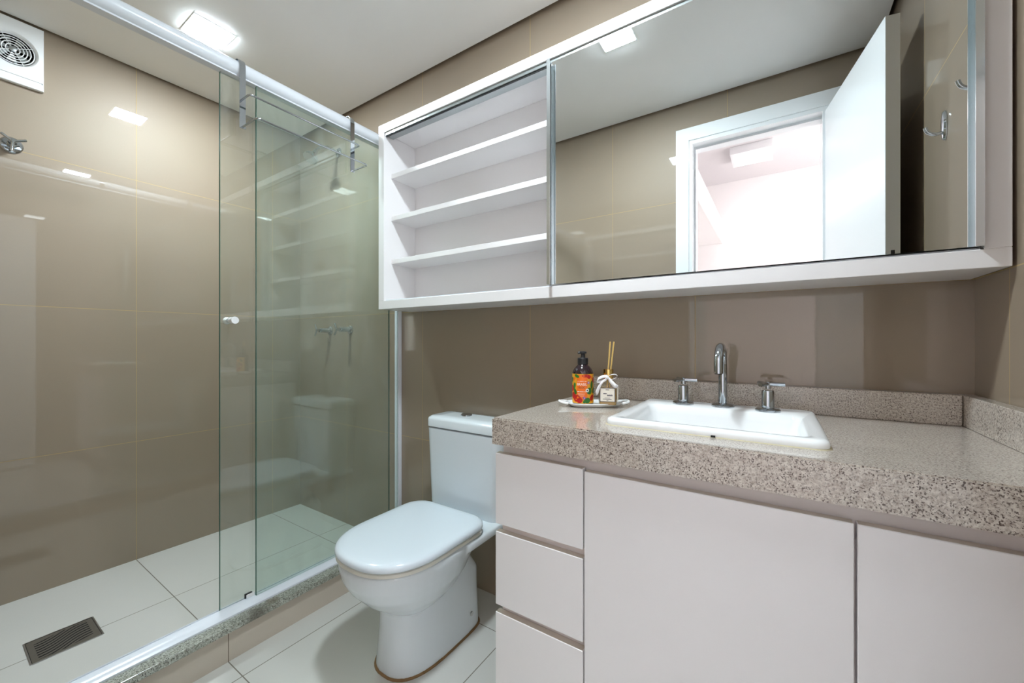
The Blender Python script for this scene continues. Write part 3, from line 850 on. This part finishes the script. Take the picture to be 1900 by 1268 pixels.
fx = thing('fixed_glass_panel', 'fixed green-tinted glass screen next to the back wall beside the toilet', 'glass panel', (-1.565, 1.0, .146))
GY = .684
bm = MB(); box(bm, (-1.569, GY+.0012, .1456), (-1.561, YB-.020, 1.979)); obj('glass', bm, M['glass_fix'], fx, smooth=0)
bm = MB(); box(bm, (-1.569, GY, .1456), (-1.561, GY+.0012, 1.979)); obj('polished_edge', bm, M['glass_edge'], fx, smooth=0)
sd = thing('sliding_glass_door', 'clear sliding glass shower door slid open behind the fixed panel', 'shower door', (-1.583, .93, .14))
DY0, DY1 = .578, 1.290
bm = MB(); box(bm, (-1.587, DY0+.0012, .134), (-1.579, DY1-.0012, 1.979)); obj('glass', bm, M['glass_door'], sd, smooth=0)
for y in (DY0, DY1-.0012):
    bm = MB(); box(bm, (-1.587, y, .134), (-1.579, y+.0012, 1.979)); obj('polished_edge', bm, M['glass_edge'], sd, smooth=0)
bm = MB()
prof = [(0, 0), (.011, 0), (.0095, .006), (.0085, .014), (.0115, .018), (.0125, .028), (.0115, .031), (0, .031)]
rings(bm, [[(-1.579+z_, .612+max(r_, 1e-5)*math.cos(2*PI*i/28), 1.133+max(r_, 1e-5)*math.sin(2*PI*i/28)) for i in range(28)] for r_, z_ in prof])
rings(bm, [[(-1.587-z_, .612+max(r_, 1e-5)*math.cos(2*PI*i/28), 1.133+max(r_, 1e-5)*math.sin(2*PI*i/28)) for i in range(28)] for r_, z_ in prof])
obj('knob', bm, M['white_plastic'], sd)
gd = thing('door_guide', 'small black and white guide clip on the floor track at the glass door foot', 'guide', (-1.572, .66, .146))
bm = MB(); box(bm, (-1.5785, .652, .1456), (-1.5725, .676, .162), .001, 1); obj('felt', bm, M['black'], gd)
bm = MB(); box(bm, (-1.5724, .656, .1456), (-1.5695, .682, .1585), .0008, 1); obj('clip', bm, M['white_plastic'], gd)

rk = thing('over_rail_hanger', 'chrome wire hanger hooked over the white shower rail with two flat hooks', 'hanger', (RX, .85, RZ))
for y0 in (.622, 1.050):
    path = []
    for i in range(13):
        a = PI*1.12-PI*1.12*i/12
        path.append((RX+(RR+.0034)*math.cos(a), RZ+(RR+.0075)*math.sin(a)))
    path.append((RX+RR+.0034, 1.797))
    bm = MB(); prev = None
    outl = []
    for i, (x, z) in enumerate(path):
        d0 = Vector(path[max(i-1, 0)]); d1 = Vector(path[min(i+1, len(path)-1)]); dd = (d1-d0).normalized(); nn = Vector((-dd.y, dd.x))
        outl.append((Vector((x, z))+nn*.001, Vector((x, z))-nn*.001))
    poly = [tuple(p[0]) for p in outl]+[tuple(p[1]) for p in outl[::-1]]
    rings(bm, [[(x, y0, z) for x, z in poly], [(x, y0+.019, z) for x, z in poly]], False, False)
    n_ = len(outl)
    for yy in (y0, y0+.019):
        for i in range(n_-1):
            bm.faces.new([bm.verts.new((p.x, yy, p.y)) for p in (outl[i][0], outl[i+1][0], outl[i+1][1], outl[i][1])])
    bmesh.ops.remove_doubles(bm, verts=bm.verts, dist=1e-5)
    obj('hook', bm, M['chrome'], rk, smooth=40)
for z, xo in ((1.802, -1.437), (1.898, -1.489)):
    bm = MB()
    tube(bm, fillet([(RX+RR+.0042, .6315, z), (xo, .6315, z), (xo, 1.0595, z), (RX+RR+.0042, 1.0595, z)], .012, 6), .0034, 10)
    obj('wire', bm, M['chrome'], rk, smooth=60)

# ------------------------------------------------------------------ exhaust fan on the left wall
FY, FZ = .215, 2.203
fan = thing('exhaust_fan', 'white square exhaust fan with round grille under the ceiling on the left wall', 'exhaust fan', (XL, FY, FZ))
def onwall(ring): return [(XL+z, FY+x, FZ+y) for x, y, z in ring]
def circ(r, z, n=56): return [(r*math.cos(2*PI*i/n+PI/4), r*math.sin(2*PI*i/n+PI/4), z) for i in range(n)]
def sqr(hw, h0, h1, z, n=56):
    o_ = []
    for x, y, _ in circ(1, 0, n):
        k = 1/max(abs(x), abs(y)); px, py = x*k, y*k
        o_.append((px*hw, py*(h1 if py > 0 else h0), z))
    return o_
HW = .079
bm = MB()
rings(bm, [onwall(r) for r in (sqr(HW, .131, .118, .0005), sqr(HW, .131, .118, .014), sqr(HW-.002, .129, .116, .017), circ(.066, .018), circ(.063, .016), circ(.058, .008), circ(.056, -.0))], True, False)
obj('housing', bm, M['white_plastic'], fan, smooth=30)
bm = MB(); rings(bm, [onwall(circ(.056, .0012)), onwall(circ(.001, .0012))], True, True); obj('duct', bm, M['void'], fan)
bm = MB()
for r in (.018, .028, .037, .046, .055):
    tube(bm, onwall(circ(r, .010, 40)), .0016, 8, closed=True)
for k in range(4):
    a = .5+k*PI/2; tube(bm, onwall([(.010*math.cos(a), .010*math.sin(a), .010), (.060*math.cos(a), .060*math.sin(a), .010)]), .0012, 6)
obj('grille', bm, M['white_plastic'], fan)
bm = MB(); rings(bm, [onwall(circ(.011, .002, 24)), onwall(circ(.010, .012, 24)), onwall(circ(.004, .014, 24))])
for k in range(7):
    a = k*2*PI/7
    q = [onwall([(r*math.cos(a+o), r*math.sin(a+o), z)])[0] for r, o, z in ((.010, 0, .007), (.050, -.1, .007), (.050, .45, .003), (.010, .5, .003))]
    bm.faces.new([bm.verts.new(p) for p in q])
im = obj('impeller', bm, M['alu_dark'], fan)
bm = MB(); box(bm, (XL+.0165, FY-HW+.004, FZ-.101), (XL+.0205, FY+HW-.002, FZ-.096), .0015, 2)
obj('cover_lip', bm, M['white_plastic'], fan)
bm = MB(); box(bm, (XL+.0165, FY-HW+.004, FZ-.1045), (XL+.0172, FY+HW-.002, FZ-.101)); obj('cover_gap', bm, M['alu_dark'], fan)

# ------------------------------------------------------------------ floor drain
GX, GY0 = -2.032, .286
dr = thing('floor_drain', 'rectangular dark metal floor drain with wavy slots in the shower floor', 'drain', (GX, GY0, ZS))
hw, hh = .077, .081
bm = MB()
for s in (-1, 1):
    box(bm, (GX-hw, GY0+s*hh-.002, ZS), (GX+hw, GY0+s*hh+.002, ZS+.0026)); box(bm, (GX+s*hw-.002, GY0-hh+.002, ZS), (GX+s*hw+.002, GY0+hh-.002, ZS+.0026))
obj('frame', bm, M['steel'], dr)
bm = MB(); box(bm, (GX-hw+.002, GY0-hh+.002, ZS), (GX+hw-.002, GY0+hh-.002, ZS+.0003)); obj('pan', bm, M['void'], dr)
M['bronze'] = pbr('tarnished_steel', (.24, .22, .19, 1), .42, metal=.75, var=.5, var_scale=40)
bm = MB(); nx, ny = 110, 84
w_, h_ = hw-.0035, hh-.0035
vg = {}
def gv(i, j):
    if (i, j) not in vg: vg[(i, j)] = bm.verts.new((GX-w_+2*w_*i/nx, GY0-h_+2*h_*j/ny, ZS+.0018))
    return vg[(i, j)]
for i in range(nx):
    for j in range(ny):
        u = (i+.5)/nx*2-1; v = (j+.5)/ny*2-1
        ph = u*1.15+v*.0
        wave = (u+.16*math.sin(v*3.0)+.30*v)*4.6
        slot = abs((wave % 1)-.5) < .21 and abs(u+.30*v) < .86 and abs(v) < .80 and abs(u) < .88
        if not slot:
            bm.faces.new((gv(i, j), gv(i+1, j), gv(i+1, j+1), gv(i, j+1)))
obj('grate', bm, M['bronze'], dr, smooth=0)

# ------------------------------------------------------------------ hooks on the right wall
def robe_hook(y, z, label):
    t = thing('robe_hook', label, 'hook', (XR, y, z), group='chrome hooks on the right wall')
    bm = MB()
    def ov(a, b_, x): return [(x, a*math.cos(2*PI*i/32), b_*math.sin(2*PI*i/32)) for i in range(32)]
    rings(bm, [ov(.014, .040, -.0005), ov(.014, .040, -.003), ov(.011, .036, -.007), ov(.004, .020, -.009)]); obj('plate', bm, M['chrome'], t, local=True)
    bm = MB()
    tube(bm, fillet([(-.005, 0, -.018), (-.022, 0, -.020), (-.036, 0, -.010), (-.040, 0, .004)], .008, 5), [.0045]*17+[.0055], 12)
    obj('prong', bm, M['chrome'], t, local=True)
    return t
hk = robe_hook(.765, 1.640, 'oval chrome robe hook on the right wall, the one seen whole in the mirror')
dup(hk, 'oval chrome robe hook on the right wall cut off by the mirror edge', (XR, 1.003, 1.640))
